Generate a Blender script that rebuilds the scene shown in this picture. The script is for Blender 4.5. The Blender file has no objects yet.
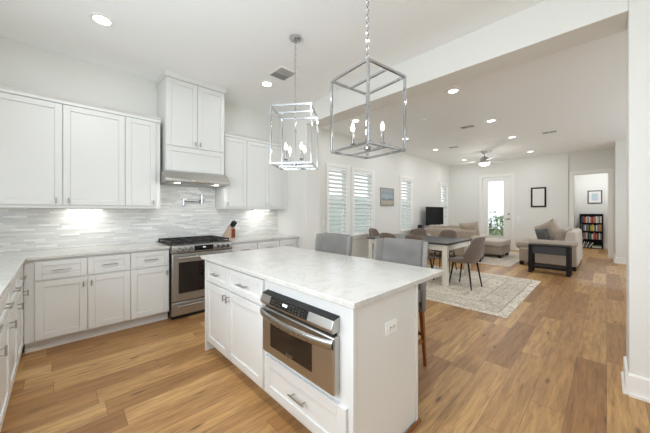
import bpy, bmesh, math, random
from mathutils import Vector, Matrix
PI = math.pi
S = bpy.context.scene
C = S.collection
random.seed(7)

# ------------------------------------------------------------------ camera, sky, big lights, exposure
YAW, F, Y0, H = 0.79942, 273.83, 211.25, 1.34
cam = bpy.data.objects.new('camera', bpy.data.cameras.new('camera')); C.objects.link(cam)
cam.location = (0, 0, H)
# forward axis is (cos yaw, sin yaw'): the right vanishing point (+X) lies YAW to the right of the optical axis
cam.rotation_euler = (PI / 2, 0, YAW - PI / 2)
cam.data.sensor_width = 36
cam.data.lens = F / 650 * 36
cam.data.shift_y = -(216.5 - Y0) / 650
cam.data.clip_start = 0.05
S.camera = cam

S.view_settings.view_transform = 'Standard'
S.view_settings.look = 'None'
S.view_settings.exposure = -1.0
S.view_settings.gamma = 1
S.view_settings.use_curve_mapping = False
S.cycles.use_denoising = True
S.cycles.max_bounces = 16
S.cycles.diffuse_bounces = 8
S.cycles.glossy_bounces = 6
S.cycles.transparent_max_bounces = 24
S.cycles.caustics_reflective = False
S.cycles.caustics_refractive = False
S.cycles.sample_clamp_indirect = 6

W = bpy.data.worlds.new('sky'); S.world = W; W.use_nodes = True
bg = W.node_tree.nodes['Background']
bg.inputs['Color'].default_value = (0.86, 0.94, 1.0, 1)
bg.inputs['Strength'].default_value = 3.6

def area(name, loc, size, power, direction, col=(1, 1, 1), spread=PI):
    l = bpy.data.lights.new(name, 'AREA'); l.energy = power; l.color = col; l.spread = spread
    if isinstance(size, tuple): l.shape = 'RECTANGLE'; l.size, l.size_y = size
    else: l.shape = 'DISK'; l.size = size
    o = bpy.data.objects.new(name, l); C.objects.link(o); o.location = loc
    o.rotation_euler = Vector(direction).to_track_quat('-Z', 'Y').to_euler()
    return o
DAY = (0.79, 0.89, 1.0)
# daylight through the kitchen sink window (left wall), out of the frame; the two rear lights are added fill
area('daylight_sink_window', (-1.15, 0.8, 1.75), (2.8, 1.5), 190, (1, 0, .7), DAY)
area('added_fill_kitchen_rear', (2.2, -3.3, 1.3), (3.6, 2.3), 20, (0, 1, .5), DAY)  # unseen rear window invented to bring fill light into the kitchen
area('added_fill_living_rear', (7.2, -3.3, 1.4), (4.5, 2.2), 215, (0, 1, 1.5), DAY)  # unseen rear window added to lift the living room and its ceiling
area('daylight_patio_door', (11.75, 2.8, 1.45), (0.6, 2.0), 30, (-1, 0, 0), DAY)

# ------------------------------------------------------------------ mesh helpers
class MB:
    def __init__(s): s.v = []; s.f = []
    def add(s, vs, fs):
        n = len(s.v); s.v += [tuple(v) for v in vs]; s.f += [tuple(i + n for i in f) for f in fs]; return s
    def box(s, x0, x1, y0, y1, z0, z1):
        return s.add([(x0, y0, z0), (x1, y0, z0), (x1, y1, z0), (x0, y1, z0), (x0, y0, z1), (x1, y0, z1), (x1, y1, z1), (x0, y1, z1)],
                     [(0, 3, 2, 1), (4, 5, 6, 7), (0, 1, 5, 4), (1, 2, 6, 5), (2, 3, 7, 6), (3, 0, 4, 7)])
    def obox(s, c, sz, M):
        b = MB().box(-sz[0] / 2, sz[0] / 2, -sz[1] / 2, sz[1] / 2, -sz[2] / 2, sz[2] / 2)
        return s.add([M @ Vector(v) + Vector(c) for v in b.v], b.f)
    def prism(s, poly, lo, hi, axis='z'):
        def p(a, b, h): return {'z': (a, b, h), 'y': (a, h, b), 'x': (h, a, b)}[axis]
        n = len(poly)
        return s.add([p(a, b, lo) for a, b in poly] + [p(a, b, hi) for a, b in poly],
                     [tuple(range(n))[::-1], tuple(range(n, 2 * n))] + [(i, (i + 1) % n, n + (i + 1) % n, n + i) for i in range(n)])
    def tube(s, pts, r, seg=8, caps=True):
        pts = [Vector(p) for p in pts]; rs = r if isinstance(r, (list, tuple)) else [r] * len(pts)
        n = len(s.v); k = len(pts)
        for i, p in enumerate(pts):
            t = (pts[min(i + 1, k - 1)] - pts[max(i - 1, 0)]).normalized()
            a = Vector((0, 0, 1)) if abs(t.z) < .95 else Vector((1, 0, 0))
            u = t.cross(a).normalized(); w = t.cross(u)
            for j in range(seg):
                an = 2 * PI * (j + .5) / seg
                s.v.append(tuple(p + rs[i] * (math.cos(an) * u + math.sin(an) * w)))
        for i in range(k - 1):
            for j in range(seg):
                a = n + i * seg; j2 = (j + 1) % seg
                s.f.append((a + j, a + j2, a + seg + j2, a + seg + j))
        if caps:
            s.f.append(tuple(n + j for j in range(seg))[::-1]); s.f.append(tuple(n + (k - 1) * seg + j for j in range(seg)))
        return s
    def lathe(s, prof, c=(0, 0, 0), seg=24):
        n = len(s.v); k = len(prof)
        for r, z in prof:
            for j in range(seg):
                an = 2 * PI * j / seg; s.v.append((c[0] + r * math.cos(an), c[1] + r * math.sin(an), c[2] + z))
        for i in range(k - 1):
            for j in range(seg):
                j2 = (j + 1) % seg; a = n + i * seg
                s.f.append((a + j, a + j2, a + seg + j2, a + seg + j))
        s.f.append(tuple(n + j for j in range(seg))[::-1]); s.f.append(tuple(n + (k - 1) * seg + j for j in range(seg)))
        return s
    def torus(s, c, R, r, M=None, sx=1.0, seg=12, sg=6):
        M = M or Matrix.Identity(3); n = len(s.v)
        for i in range(seg):
            a = 2 * PI * i / seg
            for j in range(sg):
                b = 2 * PI * j / sg
                p = Vector(((R + r * math.cos(b)) * math.cos(a), r * math.sin(b), sx * (R + r * math.cos(b)) * math.sin(a)))
                s.v.append(tuple(M @ p + Vector(c)))
        for i in range(seg):
            for j in range(sg):
                i2 = (i + 1) % seg; j2 = (j + 1) % sg
                s.f.append((n + i * sg + j, n + i2 * sg + j, n + i2 * sg + j2, n + i * sg + j2))
        return s
    def grid(s, fn, nu, nv):
        n = len(s.v)
        for i in range(nu + 1):
            for j in range(nv + 1): s.v.append(tuple(fn(i / nu, j / nv)))
        for i in range(nu):
            for j in range(nv):
                a = n + i * (nv + 1) + j; s.f.append((a, a + nv + 1, a + nv + 2, a + 1))
        return s
    def xf(s, M): s.v = [tuple(M @ Vector(v)) for v in s.v]; return s

def obj(name, mb, mat, parent=None, loc=None, bevel=0, seg=2, smooth=False, label=None, sub=0, solid=0, rot=None):
    me = bpy.data.meshes.new(name); me.from_pydata(mb.v, [], mb.f)
    b = bmesh.new(); b.from_mesh(me); bmesh.ops.recalc_face_normals(b, faces=b.faces); b.to_mesh(me); b.free()
    me.materials.append(mat)
    o = bpy.data.objects.new(name, me); C.objects.link(o)
    if parent: o.parent = parent
    if loc: o.location = loc
    if rot: o.rotation_euler = rot
    if solid:
        m = o.modifiers.new('solid', 'SOLIDIFY'); m.thickness = solid; m.offset = 0
    if bevel:
        m = o.modifiers.new('bevel', 'BEVEL'); m.width = bevel; m.segments = seg; m.limit_method = 'ANGLE'; m.angle_limit = math.radians(40)
    if sub:
        m = o.modifiers.new('sub', 'SUBSURF'); m.levels = sub; m.render_levels = sub
    if smooth or bevel or sub:
        for p in me.polygons: p.use_smooth = True
        if not sub:
            try: me.set_sharp_from_angle(angle=math.radians(40))
            except Exception: pass
    if label: o['label'] = label
    return o
def tag(o, label, cat, group=None, kind=None):
    o['label'] = label; o['category'] = cat
    if group: o['group'] = group
    if kind: o['kind'] = kind
    return o
def thing(name, label, cat, loc=(0, 0, 0), rz=0, group=None):
    o = bpy.data.objects.new(name, None); C.objects.link(o); o.empty_display_size = .1
    o.location = loc; o.rotation_euler = (0, 0, rz)
    return tag(o, label, cat, group)
def struct(name, mb, mat, bevel=0, parent=None, smooth=False):
    o = obj(name, mb, mat, parent, bevel=bevel, smooth=smooth)
    o['kind'] = 'structure'
    return o
def dup(root, loc, rz, label):
    r = root.copy(); C.objects.link(r); r.location = loc; r.rotation_euler = (0, 0, rz); r['label'] = label
    for ch in list(root.children):
        c = ch.copy(); C.objects.link(c); c.parent = r
        for g in list(ch.children):
            d = g.copy(); C.objects.link(d); d.parent = c
    return r

# ------------------------------------------------------------------ materials
def srgb(r, g, b):
    f = lambda c: ((c / 255 + .055) / 1.055) ** 2.4 if c > 10 else c / 255 / 12.92
    return (f(r), f(g), f(b), 1)
class NT:
    def __init__(s, name):
        s.m = bpy.data.materials.new(name); s.m.use_nodes = True; s.t = s.m.node_tree; s.b = s.t.nodes['Principled BSDF']
    def n(s, typ, **kw):
        nd = s.t.nodes.new('ShaderNode' + typ)
        for k, v in kw.items(): setattr(nd, k, v)
        return nd
    def l(s, a, b): s.t.links.new(a, b)
    def setv(s, sock, v):
        if isinstance(v, bpy.types.NodeSocket): s.l(v, sock)
        else: sock.default_value = v
    def math(s, op, a, b=0.0, c=0.0):
        nd = s.n('Math', operation=op)
        s.setv(nd.inputs[0], a); s.setv(nd.inputs[1], b); s.setv(nd.inputs[2], c)
        return nd.outputs[0]
    def mix(s, fac, a, b, blend='MIX'):
        nd = s.n('Mix', data_type='RGBA', blend_type=blend)
        s.setv(nd.inputs[0], fac); s.setv(nd.inputs[6], a); s.setv(nd.inputs[7], b)
        return nd.outputs[2]
    def ramp(s, fac, stops):
        nd = s.n('ValToRGB'); e = nd.color_ramp.elements
        while len(e) < len(stops): e.new(.5)
        for el, (p, c) in zip(e, stops): el.position = p; el.color = c
        s.l(fac, nd.inputs[0]); return nd.outputs[0]
    def pos(s, scale=(1, 1, 1), world=False):
        g = s.n('NewGeometry') if world else s.n('TexCoord')
        mp = s.n('Mapping'); mp.inputs['Scale'].default_value = scale
        s.l(g.outputs['Position' if world else 'Object'], mp.inputs['Vector']); return mp.outputs[0]
    def noise(s, vec, scale, detail=4, rough=.6, dist=0):
        nd = s.n('TexNoise'); nd.inputs['Scale'].default_value = scale; nd.inputs['Detail'].default_value = detail
        nd.inputs['Roughness'].default_value = rough; nd.inputs['Distortion'].default_value = dist
        s.l(vec, nd.inputs['Vector']); return nd.outputs[0]
    def bump(s, h, strength=.2, dist=.01):
        nd = s.n('Bump'); nd.inputs['Strength'].default_value = strength; nd.inputs['Distance'].default_value = dist
        s.l(h, nd.inputs['Height']); s.l(nd.outputs[0], s.b.inputs['Normal'])
    def P(s, **kw):
        for k, v in kw.items(): s.setv(s.b.inputs[k.replace('_', ' ')], v)
        return s
def paint(name, col, rough=.5, var=.02, scale=3, bump=0):
    t = NT(name); nz = t.noise(t.pos(), scale)
    dk = tuple(c * (1 - var * 2) for c in col[:3]) + (1,)
    t.P(Base_Color=t.mix(nz, dk, col), Roughness=rough)
    if bump: t.bump(t.noise(t.pos(), 260, 2), bump, .002)
    return t.m
def metal(name, col, rough, stretch=(1, 1, 1), var=.08):
    t = NT(name); nz = t.noise(t.pos(stretch), 10, 3)
    t.P(Base_Color=t.mix(nz, tuple(c * (1 - var) for c in col[:3]) + (1,), col), Metallic=1.0, Roughness=t.math('MULTIPLY_ADD', nz, .05, rough - .025))
    return t.m
def fabric(name, c1, c2, scale=350, rough=.95, bump=.35, blot=8):
    t = NT(name); p = t.pos(); f = t.noise(p, scale, 2, .7); g = t.noise(p, blot, 3)
    t.P(Base_Color=t.mix(t.math('MULTIPLY_ADD', g, .5, t.math('MULTIPLY', f, .5)), c1, c2), Roughness=rough)
    t.b.inputs['Sheen Weight'].default_value = .25
    t.bump(f, bump, .004); return t.m
def emit(name, col, st):
    t = NT(name); t.P(Base_Color=(.9, .9, .9, 1)); t.b.inputs['Emission Color'].default_value = col; t.b.inputs['Emission Strength'].default_value = st
    return t.m
def planks(t, u, v, L, Wd):
    """random value per plank, and a groove mask; u runs along the plank"""
    row = t.math('FLOOR', t.math('DIVIDE', v, Wd))
    wn = t.n('TexWhiteNoise', noise_dimensions='1D'); t.l(row, wn.inputs['W'])
    uu = t.math('MULTIPLY_ADD', wn.outputs['Value'], 7.31, t.math('DIVIDE', u, L))
    col = t.math('FLOOR', uu)
    cb = t.n('CombineXYZ'); t.l(row, cb.inputs[0]); t.l(col, cb.inputs[1])
    w2 = t.n('TexWhiteNoise', noise_dimensions='2D'); t.l(cb.outputs[0], w2.inputs['Vector'])
    fv = t.math('FRACT', t.math('DIVIDE', v, Wd)); fu = t.math('FRACT', uu)
    ev = t.math('MULTIPLY', t.math('MINIMUM', fv, t.math('SUBTRACT', 1.0, fv)), Wd)
    eu = t.math('MULTIPLY', t.math('MINIMUM', fu, t.math('SUBTRACT', 1.0, fu)), L)
    return w2.outputs['Value'], w2.outputs['Color'], t.math('MINIMUM', ev, eu)

def make_floor():
    t = NT('oak_planks'); g = t.n('NewGeometry'); sp = t.n('SeparateXYZ'); t.l(g.outputs['Position'], sp.inputs[0])
    val, colr, edge = planks(t, sp.outputs[0], sp.outputs[1], 1.25, .19)
    off = t.n('VectorMath', operation='MULTIPLY_ADD'); t.l(colr, off.inputs[0]); off.inputs[1].default_value = (9, 9, 9); t.l(g.outputs['Position'], off.inputs[2])
    mp = t.n('Mapping'); mp.inputs['Scale'].default_value = (.9, 9, 1); t.l(off.outputs[0], mp.inputs[0])
    grain = t.noise(mp.outputs[0], 3.2, 6, .62, .6)
    mp2 = t.n('Mapping'); mp2.inputs['Scale'].default_value = (3, 60, 1); t.l(off.outputs[0], mp2.inputs[0])
    fine = t.noise(mp2.outputs[0], 3, 3, .6)
    mp3 = t.n('Mapping'); mp3.inputs['Scale'].default_value = (1.6, 6, 1); t.l(off.outputs[0], mp3.inputs[0])
    vor = t.n('TexVoronoi', voronoi_dimensions='2D'); vor.inputs['Scale'].default_value = .8; t.l(mp3.outputs[0], vor.inputs['Vector'])
    base = t.ramp(val, [(0, srgb(164, 118, 70)), (.3, srgb(184, 138, 86)), (.7, srgb(206, 160, 102)), (1, srgb(224, 182, 124))])
    c1 = t.mix(t.ramp(grain, [(.3, (0, 0, 0, 1)), (.6, (1, 1, 1, 1))]), t.mix(.64, base, srgb(104, 70, 38)), base)
    c2 = t.mix(t.math('MULTIPLY', fine, .28), c1, srgb(120, 86, 54))
    mp4 = t.n('Mapping'); mp4.inputs['Scale'].default_value = (1.1, 26, 1); t.l(off.outputs[0], mp4.inputs[0])
    streak = t.ramp(t.noise(mp4.outputs[0], 2.4, 5, .7, .8), [(.56, (0, 0, 0, 1)), (.72, (1, 1, 1, 1))])
    c2 = t.mix(t.math('MULTIPLY', streak, .7), c2, srgb(96, 66, 40))
    knot = t.ramp(vor.outputs['Distance'], [(.02, (1, 1, 1, 1)), (.085, (0, 0, 0, 1))])
    c3 = t.mix(t.math('MULTIPLY', t.math('MULTIPLY', knot, t.math('GREATER_THAN', t.noise(off.outputs[0], 1.7, 1), .5)), .75), c2, srgb(74, 48, 28))
    gr = t.math('LESS_THAN', edge, .0016)
    t.P(Base_Color=t.mix(t.math('MULTIPLY', gr, .6), c3, srgb(84, 58, 36)), Roughness=t.math('MULTIPLY_ADD', fine, .12, .38))
    t.bump(t.math('SUBTRACT', fine, t.math('MULTIPLY', gr, 2.0)), .08, .002)
    return t.m
def make_tile():
    t = NT('marble_mosaic'); g = t.n('NewGeometry'); sp = t.n('SeparateXYZ'); t.l(g.outputs['Position'], sp.inputs[0])
    val, colr, edge = planks(t, sp.outputs[0], sp.outputs[2], .17, .0235)
    nz = t.noise(g.outputs['Position'], 9, 5, .65, 1.0)
    c = t.ramp(val, [(0, srgb(204, 204, 201)), (.3, srgb(218, 218, 214)), (.75, srgb(228, 228, 224)), (1, srgb(250, 250, 247))])
    c = t.mix(t.math('MULTIPLY', nz, .45), c, srgb(206, 207, 206))
    gr = t.math('LESS_THAN', edge, .0012)
    t.P(Base_Color=t.mix(gr, c, srgb(206, 206, 203)), Roughness=t.math('MULTIPLY_ADD', val, .22, .16))
    t.bump(t.math('MULTIPLY_ADD', val, .6, t.math('MULTIPLY', gr, -1.0)), .25, .004)
    return t.m
def make_quartz():
    t = NT('white_quartz'); p = t.pos()
    w = t.noise(p, 2.2, 6, .62, 2.2)
    vein = t.ramp(w, [(.46, (0, 0, 0, 1)), (.5, (1, 1, 1, 1)), (.54, (0, 0, 0, 1))])
    spk = t.ramp(t.noise(p, 46, 3, .7), [(.62, (0, 0, 0, 1)), (.74, (1, 1, 1, 1))])
    c = t.mix(t.math('MULTIPLY', vein, .28), srgb(208, 206, 201), srgb(168, 162, 154))
    c = t.mix(t.math('MULTIPLY', spk, .3), c, srgb(180, 176, 168))
    t.P(Base_Color=c, Roughness=.16); return t.m
def make_rug(name, c_lo, c_mid, c_hi, x0, x1, y0, y1, dark):
    t = NT(name); g = t.n('NewGeometry'); sp = t.n('SeparateXYZ'); t.l(g.outputs['Position'], sp.inputs[0])
    x, y = sp.outputs[0], sp.outputs[1]
    ed = t.math('MINIMUM', t.math('MINIMUM', t.math('SUBTRACT', x, x0), t.math('SUBTRACT', x1, x)), t.math('MINIMUM', t.math('SUBTRACT', y, y0), t.math('SUBTRACT', y1, y)))
    n1 = t.noise(g.outputs['Position'], 5.5, 6, .7, 1.2); n2 = t.noise(g.outputs['Position'], 26, 5, .75)
    mot = t.ramp(t.noise(g.outputs['Position'], 7, 6, .72, 2.0), [(.45, (0, 0, 0, 1)), (.5, (1, 1, 1, 1)), (.55, (0, 0, 0, 1))])
    band = t.math('MULTIPLY', t.math('GREATER_THAN', ed, .14), t.math('LESS_THAN', ed, .42))
    line = t.math('ADD', t.math('MULTIPLY', t.math('GREATER_THAN', ed, .11), t.math('LESS_THAN', ed, .135)), t.math('MULTIPLY', t.math('GREATER_THAN', ed, .43), t.math('LESS_THAN', ed, .46)))
    c = t.ramp(t.math('MULTIPLY_ADD', n2, .5, t.math('MULTIPLY', n1, .5)), [(.40, c_lo), (.5, c_mid), (.59, c_hi)])
    wear = t.ramp(n1, [(.36, (0, 0, 0, 1)), (.62, (1, 1, 1, 1))])
    c = t.mix(t.math('MULTIPLY', t.math('MULTIPLY', mot, wear), t.math('MULTIPLY_ADD', band, .3, .52)), c, dark)
    c = t.mix(t.math('MULTIPLY', t.math('MULTIPLY', line, wear), .7), c, dark)
    c = t.mix(t.math('MULTIPLY', t.math('MULTIPLY', band, t.ramp(n2, [(.52, (0, 0, 0, 1)), (.6, (1, 1, 1, 1))])), .4), c, dark)
    t.P(Base_Color=c, Roughness=.98); t.bump(n2, .4, .004); return t.m
def make_glass():
    t = NT('window_glass'); tr = t.n('BsdfTransparent'); gl = t.n('BsdfGlossy'); gl.inputs['Roughness'].default_value = .02
    lw = t.n('LayerWeight'); lw.inputs['Blend'].default_value = .5
    fr = t.math('MULTIPLY_ADD', t.math('POWER', lw.outputs['Facing'], 5.0), .5, .03)
    mx = t.n('MixShader'); t.l(fr, mx.inputs[0]); t.l(tr.outputs[0], mx.inputs[1]); t.l(gl.outputs[0], mx.inputs[2])
    t.l(mx.outputs[0], t.t.nodes['Material Output'].inputs['Surface']); return t.m
def make_wood(name, c1, c2, rough=.4, stretch=(12, 12, 1.2)):
    t = NT(name); g = t.noise(t.pos(stretch), 4, 5, .6, .5); t.P(Base_Color=t.mix(g, c1, c2), Roughness=rough, Specular_IOR_Level=.25); t.bump(g, .1, .002); return t.m

M = {}
M['wall'] = paint('wall_paint', srgb(229, 228, 223), .6, .01, 2, .05)
M['ceiling'] = paint('ceiling_paint', srgb(249, 250, 250), .7, .01, 2, .05)
M['trim'] = paint('trim_paint', srgb(240, 239, 235), .35)
M['cab'] = paint('cabinet_paint', srgb(224, 224, 221), .32, .008)
M['floor'] = make_floor(); M['tile'] = make_tile(); M['quartz'] = make_quartz()
M['steel'] = metal('brushed_steel', srgb(190, 187, 182), .36, (.2, .2, 60))
M['steel_h'] = metal('brushed_steel_horizontal', srgb(186, 178, 168), .26, (.2, .2, 60))
M['chrome'] = metal('chrome', srgb(196, 197, 200), .12, var=.02)
M['nickel'] = metal('satin_nickel', srgb(176, 174, 170), .28)
M['blackglass'] = NT('black_glass').P(Base_Color=srgb(16, 16, 18), Roughness=.06).m
M['ovenglass'] = NT('oven_glass').P(Base_Color=srgb(34, 28, 24), Roughness=.05).m
M['iron'] = paint('cast_iron', srgb(38, 36, 36), .55, .1, 60, .2)
M['black'] = paint('black_plastic', srgb(22, 22, 23), .45, .1)
M['darkmetal'] = metal('dark_metal_legs', srgb(60, 57, 54), .4)
M['grey_fab'] = fabric('grey_woven', srgb(102, 99, 96), srgb(148, 144, 140), 300)
M['grey_fab2'] = fabric('grey_woven_wing', srgb(116, 113, 109), srgb(164, 160, 154), 300)
M['taupe'] = fabric('taupe_upholstery', srgb(98, 84, 75), srgb(132, 116, 105), 260)
M['beige'] = fabric('beige_upholstery', srgb(150, 136, 121), srgb(184, 170, 154), 240)
M['beige_hi'] = fabric('light_beige_upholstery', srgb(176, 165, 152), srgb(208, 198, 186), 240)
M['walnut'] = make_wood('stool_wood', srgb(112, 66, 34), srgb(160, 102, 56))
M['blackwood'] = make_wood('black_wood', srgb(14, 13, 13), srgb(30, 28, 27), .5)
M['slate'] = make_wood('slate_tabletop', srgb(52, 53, 56), srgb(84, 85, 88), .28, (2, 14, 2))
M['cream'] = make_wood('cream_painted_wood', srgb(222, 216, 204), srgb(240, 235, 224), .5)
M['oak'] = make_wood('knife_block_side', srgb(178, 152, 134), srgb(206, 184, 166), .5)
M['cherry'] = make_wood('knife_block_front', srgb(112, 48, 26), srgb(150, 72, 40), .4)
M['glass'] = make_glass()
M['white'] = paint('white_plastic', srgb(244, 244, 241), .35)
M['slot'] = paint('dark_slot', srgb(52, 50, 48), .6)
M['ventgrey'] = paint('vent_grille_grey', srgb(178, 178, 176), .6)  # grey of the vent grilles and slats
M['shutter'] = paint('shutter_paint', srgb(246, 246, 244), .4)
M['lamp'] = emit('downlight_lens', (1, .97, .92, 1), 14)
M['bulb'] = emit('candle_bulb', (1, .86, .66, 1), 22)
M['fanlamp'] = emit('fan_globe', (1, .95, .86, 1), 10)
M['under'] = emit('under_cabinet_led', (1, .97, .92, 1), 14)
M['display'] = emit('clock_display', (.75, .9, .95, 1), .6)
M['rug'] = make_rug('distressed_rug', srgb(178, 162, 144), srgb(236, 225, 208), srgb(250, 245, 234), 4.0, 6.6, .87, 4.15, srgb(92, 82, 76))
M['rug2'] = make_rug('cream_rug', srgb(196, 186, 172), srgb(214, 205, 192), srgb(232, 225, 214), 7.75, 10.7, 1.62, 3.7, srgb(180, 168, 154))
M['grass'] = paint('lawn', srgb(120, 140, 84), .9, .3, 6)
M['leaf'] = paint('leaf', srgb(128, 172, 96), .6, .3, 9)

# ------------------------------------------------------------------ the setting
CH = 3.15
struct('floor', MB().box(-.85, 14.0, -3.0, 4.38, -.12, 0), M['floor'])
struct('ceiling', MB().box(-1.0, 14.2, -3.2, 4.6, CH, CH + .15), M['ceiling'])
struct('ground', MB().box(-12, 26, -14, 16, -.3, -.13), M['grass'])

struct('wall_neighbour', MB().box(2, 22, 8.2, 8.4, -.3, 2.0), paint('neighbour_siding', srgb(214, 222, 222), .8, .05, 1))

def wall_y(name, y0, y1, x0, x1, holes, mat=None):
    mb = MB(); xs = x0
    for (a, b, c, d) in holes:
        mb.box(xs, a, y0, y1, 0, CH); mb.box(a, b, y0, y1, 0, c); mb.box(a, b, y0, y1, d, CH); xs = b
    mb.box(xs, x1, y0, y1, 0, CH); return struct(name, mb, mat or M['wall'])
def wall_x(name, x0, x1, y0, y1, holes, mat=None):
    mb = MB(); ys = y0
    for (a, b, c, d) in holes:
        mb.box(x0, x1, ys, a, 0, CH)
        if c > 0: mb.box(x0, x1, a, b, 0, c)
        mb.box(x0, x1, a, b, d, CH); ys = b
    mb.box(x0, x1, ys, y1, 0, CH); return struct(name, mb, mat or M['wall'])
WIN = [(4.36, 5.01), (5.25, 6.04), (7.5, 8.13), (10.38, 10.98)]
WZ0, WZ1 = .76, 2.36
wall_y('wall_back', 4.38, 4.55, -1.0, 11.45, [(a, b, WZ0, WZ1) for a, b in WIN])
wall_x('wall_left', -1.0, -.85, -3.0, 4.38, [(-.6, 2.2, 1.0, 2.5)])
wall_y('wall_rear', -3.15, -3.0, -1.0, 14.0, [(.4, 4.0, .1, 2.45), (5.0, 9.4, .3, 2.5)])  # both rear window openings are unseen additions that let light in
wall_x('wall_far', 11.3, 11.45, .83, 4.38, [(2.31, 3.235, 0, 2.58)])
wall_x('wall_hall', 11.37, 11.52, -.16, .83, [(-.05, .72, 0, 2.48)])
struct('wall_pier', MB().box(10.3, 11.52, -3.0, -.16, 0, CH), M['wall'])
wall_y('wall_study_left', .83, .98, 11.45, 14.0, [])
struct('wall_study_back', MB().box(14.0, 14.15, -3.0, .98, 0, CH), M['wall'])
struct('wall_header', MB().box(2.99, 3.31, -.112, 3.53, 2.81, CH), M['wall'], .006)
struct('wall_kitchen_stub', MB().box(2.99, 3.31, 3.53, 4.38, 0, CH), M['wall'], .006)
struct('wall_right', MB().box(2.99, 3.31, -3.0, -.112, 0, CH), M['wall'], .006)
struct('wall_backsplash', MB().box(-.85, 2.988, 4.368, 4.38, .914, 1.375).box(.96, 1.79, 4.368, 4.38, 1.375, 1.72), M['tile'])

def bb_x(name, x, y0, y1, s, sh=True):      # baseboard on an X = const wall, proud by s (sign gives the side)
    mb = MB().box(min(x, x + s * .016), max(x, x + s * .016), y0, y1, 0, .145)
    mb.prism([(x, .145), (x + s * .016, .145), (x, .158)], y0, y1, 'y')
    if sh: mb.box(min(x + s * .016, x + s * .03), max(x + s * .016, x + s * .03), y0, y1, 0, .02)
    struct(name, mb, M['trim'])
def bb_y(name, y, x0, x1, s):
    mb = MB().box(x0, x1, min(y, y + s * .016), max(y, y + s * .016), 0, .145)
    mb.prism([(y, .145), (y + s * .016, .145), (y, .158)], x0, x1, 'x')
    mb.box(x0, x1, min(y + s * .016, y + s * .03), max(y + s * .016, y + s * .03), 0, .02)
    struct(name, mb, M['trim'])
bb_y('baseboard_back', 4.38, 3.31, 11.3, -1)
bb_x('baseboard_far_left', 11.3, 3.33, 4.38, -1); bb_x('baseboard_far_right', 11.3, .83, 2.21, -1)
bb_x('baseboard_right', 2.99, -3.0, -.112, -1); bb_y('baseboard_right_end', -.112, 2.975, 3.326, 1); bb_x('baseboard_right_back', 3.31, -3.0, -.112, 1)
bb_x('baseboard_pier', 10.3, -3.0, -.16, -1); bb_y('baseboard_pier_side', -.16, 10.285, 11.37, 1)
bb_x('baseboard_study', 14.0, -3.0, .83, -1); bb_y('baseboard_study_left', .83, 11.53, 14.0, -1)
bb_y('baseboard_stub', 3.53, 2.975, 3.326, -1); bb_x('baseboard_stub_side', 3.31, 3.53, 4.38, 1); bb_x('baseboard_stub_left', 2.99, 3.53, 3.70, -1)

# hall doorway casing
def casing_x(name, x, y0, y1, zt, w, s, mat=None):
    mb = MB().box(min(x, x + s * .018), max(x, x + s * .018), y0 - w, y0, 0, zt + w).box(min(x, x + s * .018), max(x, x + s * .018), y1, y1 + w, 0, zt + w)
    mb.box(min(x, x + s * .018), max(x, x + s * .018), y0, y1, zt, zt + w)
    struct(name, mb, M['trim'], .003)
casing_x('trim_1', 11.37, -.05, .72, 2.48, .09, -1)
casing_x('trim_2', 11.3, 2.31, 3.235, 2.58, .085, -1)
struct('trim_3', MB().box(11.37, 11.52, .70, .72, 0, 2.48).box(11.37, 11.52, -.05, -.03, 0, 2.48).box(11.37, 11.52, -.03, .70, 2.46, 2.48), M['trim'])

# windows with plantation shutters
def window(n, x0, x1):
    z0, z1 = WZ0, WZ1
    fr = struct('window_%d' % n, MB().box(x0 - .0, x0 + .03, 4.48, 4.54, z0, z1).box(x1 - .03, x1, 4.48, 4.54, z0, z1).box(x0 + .03, x1 - .03, 4.48, 4.54, z0, z0 + .03)
                .box(x0 + .03, x1 - .03, 4.48, 4.54, z1 - .03, z1).box(x0 + .03, x1 - .03, 4.48, 4.54, 1.5, 1.54), M['trim'])
    fr['label'] = ['white shuttered window nearest the kitchen, left of its pair', 'white shuttered window right of its pair, beside the small painting',
                   'narrow white shuttered window between painting and television', 'white shuttered window by the far corner, partly behind the television'][n - 1]
    fr['category'] = 'window'
    obj('window_pane', MB().box(x0 + .03, x1 - .03, 4.505, 4.511, z0 + .03, z1 - .03), M['glass'], fr)
    w = .075
    obj('window_casing', MB().box(x0 - w, x0, 4.36, 4.38, z0 - .03, z1 + w).box(x1, x1 + w, 4.36, 4.38, z0 - .03, z1 + w).box(x0, x1, 4.36, 4.38, z1, z1 + w), M['trim'], fr, bevel=.003)
    obj('window_sill', MB().box(x0 - w - .03, x1 + w + .03, 4.33, 4.38, z0 - .03, z0).box(x0 - w, x1 + w, 4.362, 4.38, z0 - .11, z0 - .03), M['trim'], fr, bevel=.004)
    obj('shutter_frame', MB().box(x0, x0 + .032, 4.375, 4.405, z0, z1).box(x1 - .032, x1, 4.375, 4.405, z0, z1).box(x0 + .032, x1 - .032, 4.375, 4.405, z0, z0 + .05)
        .box(x0 + .032, x1 - .032, 4.375, 4.405, z1 - .05, z1), M['shutter'], fr, bevel=.002)
    N = 16
    R = Matrix.Rotation(math.radians(-28), 3, 'X')
    for i in range(N):
        z = z0 + .05 + (i + .5) * (z1 - z0 - .1) / N
        obj('louver', MB().obox(((x0 + x1) / 2, 4.41, z), (x1 - x0 - .07, .082, .010), R), M['shutter'], fr)
    obj('tilt_rod', MB().box(x1 - .16, x1 - .145, 4.362, 4.372, z0 + .1, z1 - .9), M['shutter'], fr)
for i, (a, b) in enumerate(WIN): window(i + 1, a, b)

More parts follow.
